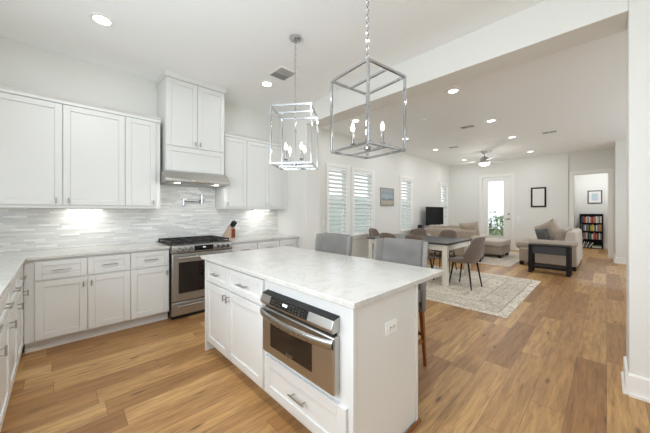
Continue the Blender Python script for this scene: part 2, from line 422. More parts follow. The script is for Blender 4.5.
# patio door in the far wall
def rect_frame_x(mb, x0, x1, y0, y1, z0, z1, w):
    return mb.box(x0, x1, y0, y0 + w, z0, z1).box(x0, x1, y1 - w, y1, z0, z1).box(x0, x1, y0 + w, y1 - w, z0, z0 + w).box(x0, x1, y0 + w, y1 - w, z1 - w, z1)
d = struct('door_1', MB().box(11.33, 11.375, 2.32, 2.55, .01, 2.57).box(11.33, 11.375, 3.04, 3.225, .01, 2.57).box(11.33, 11.375, 2.55, 3.04, .01, .45).box(11.33, 11.375, 2.55, 3.04, 2.42, 2.57), M['trim'], .003)
d['label'] = 'white patio door with tall blind-covered glass in the far wall'; d['category'] = 'door'
obj('door_glass', MB().box(11.35, 11.356, 2.55, 3.04, .45, 2.42), M['glass'], d)
obj('glass_trim', rect_frame_x(MB(), 11.318, 11.33, 2.52, 3.07, .42, 2.45, .035), M['trim'], d, bevel=.004)
mb = MB()
for i in range(44):
    z = .48 + i * .0437
    mb.obox((11.342, 2.795, z), (.012, .47, .0022), Matrix.Rotation(math.radians(20), 3, 'Y'))
obj('door_blind', mb, M['shutter'], d)
obj('door_handle', MB().tube([(11.33, 2.41, 1.09), (11.27, 2.41, 1.09)], .012).tube([(11.275, 2.40, 1.09), (11.275, 2.53, 1.085)], .010).lathe([(.0, 0), (.03, 0), (.03, .012), (0, .012)], (0, 0, 0), 14).xf(Matrix.Identity(4)), M['nickel'], d) if False else None
h = MB().tube([(11.33, 2.40, 1.07), (11.322, 2.40, 1.07)], .032, 14).tube([(11.33, 2.40, 1.07), (11.275, 2.40, 1.07)], .011).tube([(11.278, 2.39, 1.07), (11.278, 2.52, 1.065)], .010)
obj('door_handle', h, M['nickel'], d)
obj('deadbolt', MB().tube([(11.33, 2.40, 1.24), (11.315, 2.40, 1.24)], .03, 14).box(11.298, 11.316, 2.394, 2.406, 1.222, 1.258), M['nickel'], d)

# shrubs beyond the door
def shrub(loc, r, hgt, label, n=420):
    t = thing('shrub', label, 'shrub', loc, 0, 'shrubs beyond the patio door')
    mb = MB()
    for i in range(n):
        while True:
            p = Vector((random.uniform(-1, 1), random.uniform(-1, 1), random.uniform(-1, 1)))
            if .45 < p.length < 1: break
        p = Vector((p.x * r, p.y * r, hgt * .55 + p.z * hgt * .45))
        R = Matrix.Rotation(random.uniform(0, 6.28), 3, 'Z') @ Matrix.Rotation(random.uniform(-1, 1), 3, 'X')
        a = .09
        mb.add([p + R @ Vector(v) for v in ((0, -a, 0), (a * .45, 0, .01), (0, a, 0), (-a * .45, 0, .01))], [(0, 1, 2, 3)])
    obj('foliage', mb, M['leaf'], t)
    obj('stem', MB().tube([(0, 0, 0), (.03, .02, hgt * .4), (0, 0, hgt * .8)], [.035, .025, .01]), M['walnut'], t)
shrub((14.6, 3.35, -.13), .75, 1.25, 'green shrub behind the lower glass of the patio door')
shrub((16.6, 4.3, -.13), .9, 1.5, 'taller pale green shrub farther out behind the patio door')

# ------------------------------------------------------------------ kitchen cabinets (local frame: front faces -Y, x to the right)
def shaker(x0, x1, z0, z1, w=.058, th=.02, rec=.009):
    mb = MB()
    mb.box(x0, x0 + w, -th, 0, z0, z1).box(x1 - w, x1, -th, 0, z0, z1).box(x0 + w, x1 - w, -th, 0, z0, z0 + w).box(x0 + w, x1 - w, -th, 0, z1 - w, z1)
    mb.box(x0 + w, x1 - w, -th + rec, 0, z0 + w, z1 - w)
    return mb
def barpull(x, z, L=.14, th=.02, vert=False):
    r = .0055; y = -th - .03; a = L / 2
    if vert: return MB().tube([(x, y, z - a), (x, y, z + a)], r).tube([(x, y, z - a * .6), (x, -th, z - a * .6)], r * .8).tube([(x, y, z + a * .6), (x, -th, z + a * .6)], r * .8)
    return MB().tube([(x - a, y, z), (x + a, y, z)], r).tube([(x - a * .7, y, z), (x - a * .7, -th, z)], r * .8).tube([(x + a * .7, y, z), (x + a * .7, -th, z)], r * .8)
def cabinet(name, label, cat, loc, rz, x0, x1, dep, z0, z1, fronts, group, toe=0, crown=None, cx=None, extra=None):
    """fronts: (kind, x0, x1, z0, z1, handle) with handle None / 'c' (bar in the middle) / (x, z) short upright pull"""
    t = thing(name, label, cat, loc, rz, group)
    a, b = (cx or (x0, x1))
    mb = MB()
    if toe:
        mb.box(a, b, 0, dep, toe, z1); mb.box(a, b, .06, dep, 0, toe)
    else: mb.box(a, b, 0, dep, z0, z1)
    obj('body', mb, M['cab'], t)
    for k, p0, p1, q0, q1, hd in fronts:
        dr = obj('door' if k == 'd' else ('drawer' if k == 'w' else 'panel'), shaker(p0, p1, q0, q1, .058 if k == 'd' else .048), M['cab'], t, bevel=.0025)
        if hd == 'c': obj('handle', barpull((p0 + p1) / 2, (q0 + q1) / 2), M['nickel'], dr)
        elif hd: obj('handle', barpull(hd[0], hd[1], .055, vert=True), M['nickel'], dr)
    if crown:
        c0, c1, zz = crown
        obj('crown', MB().prism([(dep, zz), (-.022, zz), (-.022, zz + .03), (-.045, zz + .055), (dep, zz + .055)], c0, c1, 'x'), M['cab'], t)
    return t
YB = 3.76     # carcass front of the range wall base cabinets
DB = 4.366 - YB
def base_unit(label, x0, x1, cx0, cx1, side, group='base cabinets along the range wall'):
    w = x1 - x0
    hx = w - .03 if side > 0 else .03
    cabinet('base_cabinet', label, 'cabinet', (x0, YB, 0), 0, 0, w, DB, 0, .884, [('w', .003, w - .003, .685, .862, 'c'), ('d', .003, w - .003, .118, .668, (hx, .60))],
            group, toe=.105, cx=(cx0 - x0, cx1 - x0))
base_unit('white base cabinet in the corner, leftmost of the three left of the range', -.165, .211, -.23, .2125, 1)
base_unit('white base cabinet in the middle of the three left of the range', .214, .579, .2125, .580, -1)
base_unit('white base cabinet directly left of the stainless range', .582, .970, .580, .976, 1)
base_unit('white base cabinet directly right of the stainless range', 1.77, 2.185, 1.756, 2.19, -1)
base_unit('white base cabinet under the middle of the right worktop', 2.195, 2.595, 2.19, 2.60, 1)
base_unit('white base cabinet at the wall end right of the range', 2.605, 2.95, 2.60, 2.986, -1)
# run along the left wall, facing +X (rotate 90 degrees: local x -> +Y)
for i, (y0, lab) in enumerate(((3.22, 'white base cabinet along the left counter, nearest the corner'), (2.74, 'white base cabinet along the left counter, second from the corner'),
                               (2.26, 'white base cabinet along the left counter, third from the corner'), (1.78, 'white base cabinet along the left counter, closest to the camera'))):
    w = .48
    cabinet('base_cabinet', lab, 'cabinet', (-.25, y0, 0), PI / 2, 0, w, .59, 0, .884, [('w', .003, w - .003, .685, .862, 'c'), ('d', .003, w - .003, .118, .668, (w - .04, .60))],
            'base cabinets along the left wall', toe=.105, cx=(0, w if i else .53))
# worktops
tag(obj('worktop', MB().prism([(-.85, 1.75), (-.215, 1.75), (-.215, 3.715), (.978, 3.715), (.978, 4.366), (-.85, 4.366)], .884, .914), M['quartz'], bevel=.003),
    'white quartz L-shaped worktop running from the left wall to the range', 'worktop')
tag(obj('worktop', MB().box(1.754, 2.988, 3.715, 4.366, .884, .914), M['quartz'], bevel=.003), 'short white quartz worktop right of the range holding the knife block', 'worktop')

# upper cabinets
YU = 4.05; DU = 4.366 - YU
UG = 'wall cabinets above the backsplash'
def upper(label, x0, x1, doors, crown=True):
    fr = [('d', a - x0, b - x0, 1.408, 2.478, (hx - x0, 1.455)) for a, b, hx in doors]
    cabinet('upper_cabinet', label, 'cabinet', (x0, YU, 0), 0, 0, x1 - x0, DU, 1.375, 2.49, fr, UG, crown=(0, x1 - x0, 2.485))
upper('wide two-door white wall cabinet at the far left above the corner worktop', -.85, .571, [(-.51, .027, -.02), (.033, .569, .075)])
upper('single-door white wall cabinet directly left of the range hood', .571, .946, [(.576, .893, .86)])
upper('narrow single-door white wall cabinet directly right of the range hood', 1.80, 2.168, [(1.806, 2.165, 1.845)])
upper('two-door white wall cabinet at the right end by the wall stub', 2.168, 2.986, [(2.172, 2.577, 2.54), (2.583, 2.895, 2.62)])
# hood cabinet
t = thing('hood_cabinet', 'tall white two-door cabinet over the range hood, reaching the ceiling', 'cabinet', (.99, 3.97, 0), 0)
obj('body', MB().box(0, .775, 0, .396, 1.86, 3.09), M['cab'], t)
for a, b, hx in ((.004, .385, .355), (.391, .771, .42)):
    dr = obj('door', shaker(a, b, 2.205, 3.075, .06), M['cab'], t, bevel=.0025)
    obj('handle', barpull(hx, 2.26, .055, vert=True), M['nickel'], dr)
obj('panel', shaker(.004, .771, 1.875, 2.192, .06), M['cab'], t, bevel=.0025)
obj('crown', MB().prism([(.40, 3.088), (-.022, 3.088), (-.045, 3.149), (.40, 3.149)], -.02, .795, 'x'), M['cab'], t)
# under-cabinet lights
for x, lab in ((.22, 'glowing strip light under the left wall cabinets'), (2.55, 'glowing strip light under the right wall cabinets')):
    t = thing('under_cabinet_light', lab, 'light', (x, 4.23, 1.375), 0, 'under-cabinet lights')
    obj('housing', MB().box(-.17, .17, -.03, .03, -.018, 0), M['white'], t)
    obj('lens', MB().box(-.15, .15, -.022, .022, -.021, -.018), M['under'], t)
    area('under_cabinet_glow', (x, 4.25, 1.35), (.3, .04), 1.5, (0, .25, -1), (1, .97, .92))

# range hood
t = thing('range_hood', 'stainless steel range hood under the tall white cabinet', 'range hood', (0, 0, 0))
obj('hood_body', MB().prism([(4.366, 1.715), (3.86, 1.715), (3.84, 1.725), (3.84, 1.76), (3.93, 1.858), (4.366, 1.858)], .955, 1.79, 'x'), M['steel'], t, bevel=.004)
obj('filter', MB().box(1.0, 1.36, 3.97, 4.30, 1.709, 1.715).box(1.38, 1.745, 3.97, 4.30, 1.709, 1.715), M['nickel'], t)
for hx in (1.12, 1.63):  # lamps added to lighten the tile under the hood
    obj('added_hood_lamp', MB().lathe([(0, 0), (.03, 0), (.03, -.006), (0, -.007)], (hx, 3.92, 1.715), 16), M['under'], t)
    area('added_hood_glow', (hx, 3.93, 1.70), .07, 1.6, (0, .35, -1), (1, .97, .92))
obj('control_strip', MB().box(1.25, 1.5, 3.836, 3.842, 1.73, 1.752), M['steel_h'], t)

# range
t = thing('kitchen_range', 'stainless steel gas range with black cooktop between the cabinets', 'range', (.983, 3.70, 0))
RW = .765
obj('body', MB().box(.004, RW - .004, .03, .66, .04, .905), M['black'], t)
pl = obj('control_panel', MB().prism([(-.03, .822), (-.034, .835), (-.028, .905), (.0, .918), (.06, .918), (.06, .822)], 0, RW, 'x'), M['steel'], t, bevel=.003)
for x in (.075, .145, .215, .55, .62, .69):
    k = obj('knob', MB().tube([(0, 0, 0), (0, -.012, 0), (0, -.014, 0), (0, -.042, 0)], [.031, .031, .025, .023], 16).xf(Matrix.Translation((x, -.030, .868))), M['chrome'], t)
    obj('knob_mark', MB().box(x - .003, x + .003, -.0735, -.0715, .868, .89), M['black'], k)
dp = obj('display', MB().prism([(-.0345, .836), (-.0355, .84), (-.031, .9), (-.028, .9), (-.03, .836)], .26, .50, 'x'), M['blackglass'], t)
obj('clock', MB().prism([(-.0345, .868), (-.0335, .882), (-.03, .882), (-.03, .868)], .365, .40, 'x'), M['display'], dp)
dr = obj('oven_door', MB().box(.004, RW - .004, -.025, .03, .225, .812), M['steel'], t, bevel=.006)
obj('oven_window', MB().box(.075, RW - .075, -.0275, -.02, .32, .705), M['ovenglass'], dr, bevel=.004)
obj('handle', MB().tube([(.05, -.075, .762), (RW - .05, -.075, .762)], .014, 12).tube([(.075, -.075, .762), (.075, -.02, .762)], .011).tube([(RW - .075, -.075, .762), (RW - .075, -.02, .762)], .011), M['steel'], dr)
dw = obj('drawer', MB().box(.004, RW - .004, -.022, .03, .05, .213), M['steel'], t, bevel=.006)
obj('handle', MB().tube([(.05, -.062, .17), (RW - .05, -.062, .17)], .012, 12).tube([(.075, -.062, .17), (.075, -.02, .17)], .009).tube([(RW - .075, -.062, .17), (RW - .075, -.02, .17)], .009), M['steel'], dw)
obj('kick', MB().box(.02, RW - .02, .03, .1, 0, .045), M['black'], t)
obj('cooktop', MB().box(-.003, RW + .003, .02, .662, .905, .922), M['iron'], t, bevel=.004)
for bx, by in ((.15, .2), (.15, .5), (.382, .35), (.615, .2), (.615, .5)):
    obj('burner', MB().lathe([(.055, 0), (.055, .008), (.036, .01), (.036, .02), (.0, .02)], (bx, by, .922), 16), M['iron'], t)
for g0 in (.012, .262, .512):
    mb = MB(); g1 = g0 + .242
    z0, z1 = .948, .962
    for y in (.05, .64): mb.box(g0, g1, y - .008, y + .008, z0, z1)
    for x in (g0, g1 - .014): mb.box(x, x + .014, .05, .64, z0, z1)
    mb.box((g0 + g1) / 2 - .006, (g0 + g1) / 2 + .006, .05, .64, z0, z1)
    for y in (.2, .35, .5): mb.box(g0, g1, y - .006, y + .006, z0, z1)
    for x in (g0, g1 - .014):
        for y in (.05, .626): mb.box(x, x + .014, y, y + .014, .922, z0)
    obj('grate', mb, M['iron'], t)

# pot filler
t = thing('pot_filler', 'chrome jointed pot filler tap on the backsplash above the range', 'tap', (1.57, 4.368, 1.485))
obj('wall_flange', MB().tube([(0, 0, 0), (0, -.012, 0)], .032, 18).tube([(0, -.012, 0), (0, -.05, 0)], .013, 12), M['chrome'], t)
obj('riser', MB().tube([(-.0, -.05, -.03), (-.0, -.05, .1)], .012, 12).tube([(-.03, -.05, .1), (.03, -.05, .1)], .006), M['chrome'], t)
obj('arm', MB().tube([(0, -.05, 0), (-.26, -.06, 0)], .010, 12), M['chrome'], t)
obj('spout', MB().tube([(-.26, -.06, .03), (-.26, -.06, -.05), (-.27, -.075, -.075)], .013, 12).tube([(-.26, -.06, .02), (-.225, -.075, .04)], .006), M['chrome'], t)

# knife block and knives
KB = (1.90, 4.08, .914)
kr = math.radians(26)
t = thing('knife_block', 'wooden knife block with a cherry front on the worktop beside the range', 'knife block', KB, kr)
obj('block', MB().prism([(-.07, 0), (.10, 0), (.10, .05), (-.015, .21), (-.07, .165)], -.045, .045, 'x'), M['oak'], t, bevel=.004)
obj('front_panel', MB().box(-.043, .043, -.074, -.0695, .02, .155), M['cherry'], t)
Rk = Matrix.Rotation(kr, 4, 'Z')
kd = Vector((0, -.58, .81)).normalized()
kn = ['uppermost left', 'uppermost right', 'middle left', 'middle right', 'lowest left', 'lowest right']
i = 0
for (px, u) in ((-.022, .75), (.022, .8), (-.025, .5), (.02, .55), (-.024, .22), (.024, .25)):
    b = Vector((px, -.07 + u * .055, .165 + u * .045))
    b = Rk @ b + Vector(KB)
    kdw = Rk @ kd
    M3 = kdw.to_track_quat('Z', 'Y').to_matrix()
    k = thing('knife', 'black-handled knife in the wooden block, %s of the six' % kn[i], 'knife', b, 0, 'knives in the knife block'); i += 1
    obj('handle', MB().obox(kdw * .055, (.016, .024, .09), M3), M['black'], k, bevel=.005)
    obj('bolster', MB().obox(kdw * .005, (.014, .022, .014), M3), M['steel'], k)

# ------------------------------------------------------------------ island
IX, IY1, IY0 = 1.03, 2.68, .845
RI = -PI / 2       # local x runs toward -Y, local -Y faces -X
t = thing('kitchen_island', 'white kitchen island cabinet with drawers, doors and a bay for the microwave drawer', 'kitchen island', (IX, IY1, 0), RI)
wA = 1.035; wI = IY1 - (IY0 + .02)
obj('body', MB().box(0, wA, 0, .59, .105, .884).box(0, wI, .07, .59, 0, .105).box(wA, wI, .47, .59, .105, .884).box(wA, wI, 0, .47, .105, .40).box(wA, wI, 0, .47, .80, .884)
    .box(wA, wA + .02, 0, .47, .40, .80).box(wI - .105, wI, 0, .47, .40, .80), M['cab'], t)
for p0, p1 in ((.02, .474), (.480, 1.02)):
    dr = obj('drawer', shaker(p0, p1, .685, .862, .048), M['cab'], t, bevel=.0025)
    obj('handle', barpull((p0 + p1) / 2, .774), M['nickel'], dr)
for p0, p1, hx in ((.02, .474, .445), (.480, 1.02, .51)):
    dr = obj('door', shaker(p0, p1, .112, .672), M['cab'], t, bevel=.0025)
    obj('handle', barpull(hx, .615, .055, vert=True), M['nickel'], dr)
dr = obj('drawer', shaker(wA + .012, wI - .03, .112, .362, .06), M['cab'], t, bevel=.0025, label='wide lower drawer under the microwave')
obj('handle', barpull((wA + wI) / 2, .245), M['nickel'], dr)
obj('end_panel', MB().box(wI, wI + .02, -.02, .61, 0, .884).box(wI + .02, wI + .028, -.03, -.005, 0, .884).box(wI + .02, wI + .028, .587, .612, 0, .884), M['cab'], t, bevel=.002)
obj('end_panel', MB().box(-.022, 0, -.02, .61, .0, .884), M['cab'], t, bevel=.002)
obj('back_panel', MB().box(0, wI, .59, .61, 0, .884), M['cab'], t, bevel=.002)
obj('shoe_moulding', MB().box(wI + .0285, wI + .042, -.03, .625, 0, .018).box(0, wI + .0285, .6125, .625, 0, .018), M['walnut'], t, label='brown wooden shoe moulding')
tag(obj('island_worktop', MB().box(.98, 1.995, .815, 2.726, .884, .914), M['quartz'], bevel=.003), 'large white speckled quartz top of the kitchen island', 'worktop')
# microwave drawer
t = thing('microwave_drawer', 'stainless steel microwave drawer built into the island front', 'microwave', (IX, 1.622, .405), RI)
MW = .672
obj('body', MB().box(.005, MW - .005, .015, .45, .0, .39), M['black'], t)
fr = obj('front', MB().box(0, MW, -.045, .02, 0, .30), M['steel'], t, bevel=.012, seg=3)
obj('window', MB().box(.10, MW - .165, -.0475, -.04, .06, .245), M['ovenglass'], fr, bevel=.003)
obj('front_vent', MB().box(.02, MW - .02, -.03, -.005, .30, .318), M['black'], fr)
hp = [(.0, -.052, .262)] + [(MW * k / 12, -.052 - .045 * math.sin(PI * k / 12), .262) for k in range(1, 12)] + [(MW, -.052, .262)]
hb = MB()
def hsec(u, v):
    x = u * MW; y = -.05 - .045 * math.sin(PI * u) ** .7
    a = v * 2 * PI
    return (x, y + .012 * math.cos(a), .265 + .024 * math.sin(a))
obj('handle', hb.grid(hsec, 24, 12), M['nickel'], fr, smooth=True)
cp = obj('control_panel', MB().prism([(-.05, .318), (-.062, .34), (-.045, .386), (-.0, .395), (.02, .395), (.02, .318)], 0, MW, 'x'), M['steel'], t, bevel=.004)
obj('top_strip', MB().prism([(-.046, .386), (-.0, .396), (.02, .396), (.02, .4), (-.0, .4)], 0, MW, 'x'), M['black'], t)
gp = obj('keypad', MB().prism([(-.0635, .340), (-.0465, .386), (-.04, .384), (-.05, .34)], .115, MW - .19, 'x'), M['blackglass'], t)
def on_panel(u, v):   # point on the sloping keypad
    return (-.0635 + .017 * v, .340 + .046 * v)
mb = MB(); mb2 = MB()
for cx in list(range(4)):
    for cz in (.25, .55):
        x = .135 + cx * .026; y, z = on_panel(0, cz); mb.box(x, x + .014, y - .001, y + .006, z, z + .006)
for cx in range(5):
    for cz in (.15, .42, .7):
        x = .32 + cx * .028; y, z = on_panel(0, cz); mb2.box(x, x + .010, y - .001, y + .006, z, z + .006)
obj('key_cluster', mb, M['nickel'], gp); obj('key_cluster', mb2, M['nickel'], gp)
y, z = on_panel(0, .42)
obj('clock', MB().box(.25, .295, y - .0005, y + .006, z - .002, z + .014), M['display'], gp)
cu = bpy.data.curves.new('lettering', 'FONT'); cu.body = 'SHARP'; cu.size = .022; cu.extrude = .0006; cu.align_x = 'CENTER'
me = bpy.data.meshes.new_from_object(bpy.data.objects.new('tmp', cu))
lt = bpy.data.objects.new('lettering', me); C.objects.link(lt); me.materials.clear(); me.materials.append(M['steel']); lt.parent = fr
lt.location = (MW / 2 - .03, -.0482, .066); lt.rotation_euler = (PI / 2, 0, 0)

# outlets and switches
def plate(name, label, loc, rz, kind):
    t = thing(name, label, 'outlet' if kind == 'o' else 'light switch', loc, rz)
    w, hh = (.057, .036) if kind == 'o' else (.036, .057)
    obj('cover_plate', MB().box(-w, w, -.006, 0, -hh, hh), M['white'], t, bevel=.002)
    if kind == 'o':
        obj('socket', MB().box(-.035, .035, -.009, -.006, -.017, .017), M['white'], t, bevel=.002)
        obj('slots', MB().box(-.022, -.016, -.0095, -.0088, .002, .009).box(-.022, -.016, -.0095, -.0088, -.009, -.002).box(.012, .018, -.0095, -.0088, .002, .009).box(.012, .018, -.0095, -.0088, -.009, -.002)
            .box(-.008, -.003, -.0095, -.0088, -.003, .003).box(.025, .03, -.0095, -.0088, -.003, .003), M['slot'], t)
    else:
        obj('rocker', MB().box(-.016, .016, -.011, -.006, -.033, .033), M['white'], t, bevel=.002)
plate('power_outlet', 'white power outlet on the plain end panel of the island', (1.336, IY0 - .0005, .692), 0, 'o')
plate('wall_switch', 'white light switch on the window wall beside the kitchen stub wall', (4.2, 4.38, 1.09), 0, 's')
plate('wall_switch', 'white light switch right of the patio door', (11.3, 2.12, 1.11), -PI / 2, 's')

# ------------------------------------------------------------------ pendants
def pendant(label, x, y, rz):
    t = thing('lantern_pendant', label, 'pendant lamp', (x, y, 0), rz, 'chrome lantern pendants over the island')
    a = .2; b = .0085; zt, zb = 2.375, 1.81
    fr = MB()
    for z in (zt, zb):
        for s in (-1, 1):
            fr.box(-a, a, s * a - b, s * a + b, z - b, z + b); fr.box(s * a - b, s * a + b, -a, a, z - b, z + b)
    for sx in (-1, 1):
        for sy in (-1, 1): fr.box(sx * a - b, sx * a + b, sy * a - b, sy * a + b, zb, zt)
    fr.box(-b, b, -a, a, zt - b, zt + b)
    fr.box(-b * .7, b * .7, -a, a, zb - b, zb + b * .6)
    obj('cage', fr, M['chrome'], t, bevel=.0015)
    obj('canopy', MB().lathe([(0, 0), (.02, -.03), (.058, -.022), (.063, 0)], (0, 0, CH), 24), M['chrome'], t, smooth=True)
    ch = MB(); z = CH - .04; i = 0
    while z > zt + .035:
        ch.torus((0, 0, z), .0115, .0026, Matrix.Rotation(PI / 2 * (i % 2), 3, 'Z'), 1.75); z -= .031; i += 1
    ch.torus((0, 0, zt + .022), .014, .003); ch.tube([(0, 0, CH - .03), (0, 0, CH - .045)], .005); ch.tube([(0, 0, zt), (0, 0, zt + .01)], .007)
    obj('chain', ch, M['chrome'], t)
    obj('stem', MB().tube([(0, 0, zt), (0, 0, 1.84)], .006).tube([(0, 0, 2.16), (0, 0, 2.185)], .012, 10).tube([(-.03, 0, 2.17), (.03, 0, 2.17)], .004).lathe([(.0, -.02), (.03, -.012), (.034, .005), (.0, .02)], (0, 0, 1.835), 16), M['chrome'], t)
    for k in range(4):
        an = PI / 4 + k * PI / 2; p = (.115 * math.cos(an), .115 * math.sin(an))
        ar = obj('candle_arm', MB().tube([(0, 0, 1.835), (p[0] * .6, p[1] * .6, 1.83), (p[0], p[1], 1.86)], .0045).lathe([(.0, -.004), (.02, 0), (.023, .008), (.0, .008)], (p[0], p[1], 1.862), 14).tube([(p[0], p[1], 1.87), (p[0], p[1], 1.965)], .0105, 12), M['chrome'], t)
        obj('bulb', MB().lathe([(.007, 0), (.014, .016), (.016, .03), (.011, .05), (.003, .07)], (p[0], p[1], 1.965), 12), M['bulb'], ar, smooth=True)
pendant('chrome cage lantern pendant over the island, the larger one nearest the camera', 1.734, 1.305, math.radians(-7.3))
pendant('chrome cage lantern pendant over the island, the farther one toward the range', 1.77, 2.263, math.radians(38.9))

# ------------------------------------------------------------------ ceiling fittings
DG = 'recessed ceiling downlights'
def downlight(x, y, label, power=13):
    t = thing('recessed_downlight', label, 'ceiling light', (x, y, CH), 0, DG)
    obj('trim_ring', MB().lathe([(.075, 0), (.098, 0), (.098, -.006), (.078, -.009), (.066, -.003)], (0, 0, 0), 28), M['white'], t, smooth=True)
    obj('lens', MB().lathe([(0, -.002), (.066, -.002), (.066, -.005), (0, -.006)], (0, 0, 0), 28), M['lamp'], t)
    area('downlight_beam', (x, y, CH - .015), .14, power, (0, 0, -1), (.93, .965, 1))
for x, y, lab in ((.294, 3.329, 'recessed downlight over the left base cabinets'), (2.124, 3.368, 'recessed downlight in the kitchen ceiling beside the square vent'),
                  (4.255, 1.61, 'recessed downlight just beyond the header beam, right row'), (6.2, 1.61, 'second recessed downlight of the right row past the beam'), (7.93, 1.61, 'third recessed downlight of the right row, nearest the fan'),
                  (10.25, 1.61, 'recessed downlight right of the fan near the far wall'), (4.255, 3.5, 'recessed downlight seen inside the near pendant cage, window row'), (6.2, 3.5, 'recessed downlight at the right edge of the near pendant, window row'),
                  (7.93, 3.5, 'recessed downlight above the dining area in the window row'), (10.26, 3.51, 'recessed downlight left of the fan by the far corner')):
    downlight(x, y, lab, 6 if x < 3 else 13)
# unseen downlights added to brighten the kitchen aisle and the study
downlight(.3, 1.1, 'added unseen fill downlight above the aisle left of the island, nearest the camera', 66)
downlight(12.8, .2, 'added unseen fill downlight in the study ceiling beyond the doorway', 62)
def vent(x, y, label, w=.13, l=.15):
    t = thing('ceiling_vent', label, 'air vent', (x, y, CH), 0, 'ceiling air vents')
    obj('frame', MB().box(-w, w, -l, l, -.008, 0), M['white'], t, bevel=.003)
    for s in (-1, 1):
        y0, y1 = (-l + .018, -.006) if s < 0 else (.006, l - .018)
        bk = obj('grille', MB().box(-w + .02, w - .02, y0, y1, -.0095, -.0075), M['ventgrey'], t)
        sl = MB()
        for k in range(6):
            yy = y0 + (k + .5) * (y1 - y0) / 6
            sl.obox((0, yy, -.012), (2 * w - .04, .011, .002), Matrix.Rotation(s * .7, 3, 'X'))
        obj('slats', sl, M['ventgrey'], bk)
vent(2.11, 2.97, 'square white air vent in the kitchen ceiling beside the downlight')
for x, y, lab in ((6.26, 2.07, 'air vent in the living ceiling, left of the second right-row downlight'), (7.97, 3.0, 'air vent in the living ceiling toward the window wall'), (8.03, .91, 'air vent in the living ceiling at the right, over the sofa')):
    vent(x, y, lab, .09, .14)
tag(obj('smoke_detector', MB().lathe([(0, 0), (.06, 0), (.062, -.02), (.04, -.032), (0, -.032)], (5.18, 2.54, CH), 20), M['white'], smooth=True), 'small white round smoke detector on the living ceiling near the pendant', 'smoke detector')
# fan
t = thing('ceiling_fan', 'brushed nickel ceiling fan with white blades and lit globe', 'ceiling fan', (9.31, 2.6, 0))
obj('canopy', MB().lathe([(.0, 0), (.075, 0), (.07, -.035), (.03, -.06), (.0, -.06)], (0, 0, CH), 20), M['nickel'], t, smooth=True)
obj('downrod', MB().tube([(0, 0, CH - .05), (0, 0, 3.0)], .014), M['nickel'], t)
obj('motor', MB().lathe([(0, 3.01), (.05, 3.0), (.105, 2.96), (.115, 2.90), (.10, 2.885), (.145, 2.87), (.15, 2.81), (0, 2.81)], (0, 0, 0), 24), M['nickel'], t, smooth=True)
obj('light_globe', MB().lathe([(.14, 2.81), (.15, 2.79), (.12, 2.75), (.06, 2.73), (0, 2.725)], (0, 0, 0), 24), M['fanlamp'], t, smooth=True)
for k, az in enumerate((98, 218, 338)):
    a = math.radians(az); R = Matrix.Rotation(a, 4, 'Z')
    bl = obj('blade', MB().prism([(.22, -.055), (.42, -.075), (.78, -.07), (.80, 0), (.78, .06), (.42, .065), (.22, .05)], -.004, .004).xf(R @ Matrix.Translation((0, 0, 2.875)) @ Matrix.Rotation(.18, 4, 'X')), M['white'], t, bevel=.002)
    obj('blade_arm', MB().box(.10, .30, -.02, .02, 2.862, 2.872).xf(R), M['nickel'], bl)
l = bpy.data.lights.new('fan_glow', 'POINT'); l.energy = 25; l.color = (1, .93, .84); l.shadow_soft_size = .15
o = bpy.data.objects.new('fan_glow', l); C.objects.link(o); o.location = (9.31, 2.6, 2.62)

# ------------------------------------------------------------------ counter stools
def stool(label, y):
    t = thing('counter_stool', label, 'stool', (2.07, y, 0), 0, 'grey upholstered counter stools at the island')
    # faces -X; local origin under the seat centre
    obj('seat', MB().box(-.22, .20, -.235, .235, .56, .665), M['grey_fab'], t, bevel=.035, seg=4)
    bk = MB().grid(lambda u, v: (.205 + .075 * u - .05 * (2 * v - 1) ** 2, (2 * v - 1) * .205, .52 + .56 * u), 8, 8)
    obj('backrest', bk, M['grey_fab'], t, solid=.055, bevel=.012, seg=2, smooth=True)
    for s in (-1, 1):
        wg = MB().grid(lambda u, v: (.175 + .075 * u - .095 * v * (.55 + .45 * math.cos(PI * max(0, .55 - u))), s * (.215 + .045 * v), .50 + .572 * u), 8, 4)
        obj('wing', wg, M['grey_fab2'], t, solid=.04, bevel=.012, seg=2, smooth=True, label='lighter grey side wing')
    obj('back_skirt', MB().box(.165, .215, -.24, .24, .47, .58), M['grey_fab2'], t, bevel=.012)
    obj('seat_rail', MB().box(-.2, .17, -.215, .215, .50, .56), M['grey_fab2'], t, bevel=.01)
    legs = []
    for sx in (-1, 1):
        for sy in (-1, 1):
            top = Vector((-.17 if sx < 0 else .19, sy * .20, .53)); bot = Vector((-.2 if sx < 0 else .215, sy * .232 if False else sy * .225, 0))
            obj('leg', MB().tube([top, bot], [.026, .017], 4), M['walnut'], t, bevel=.003)
    f = .42
    for sy in (-1, 1): obj('stretcher', MB().box(-.18, .20, sy * .21 - .01, sy * .21 + .01, .205, .235), M['walnut'], t, bevel=.003)
    obj('stretcher', MB().box(.19, .212, -.21, .21, .255, .285), M['walnut'], t, bevel=.003)
    obj('footrest', MB().box(-.2, -.178, -.21, .21, .18, .215), M['walnut'], t, bevel=.003)
stool('grey winged counter stool at the near end of the island', 1.325)
stool('grey winged counter stool farther along the island toward the range', 2.18)

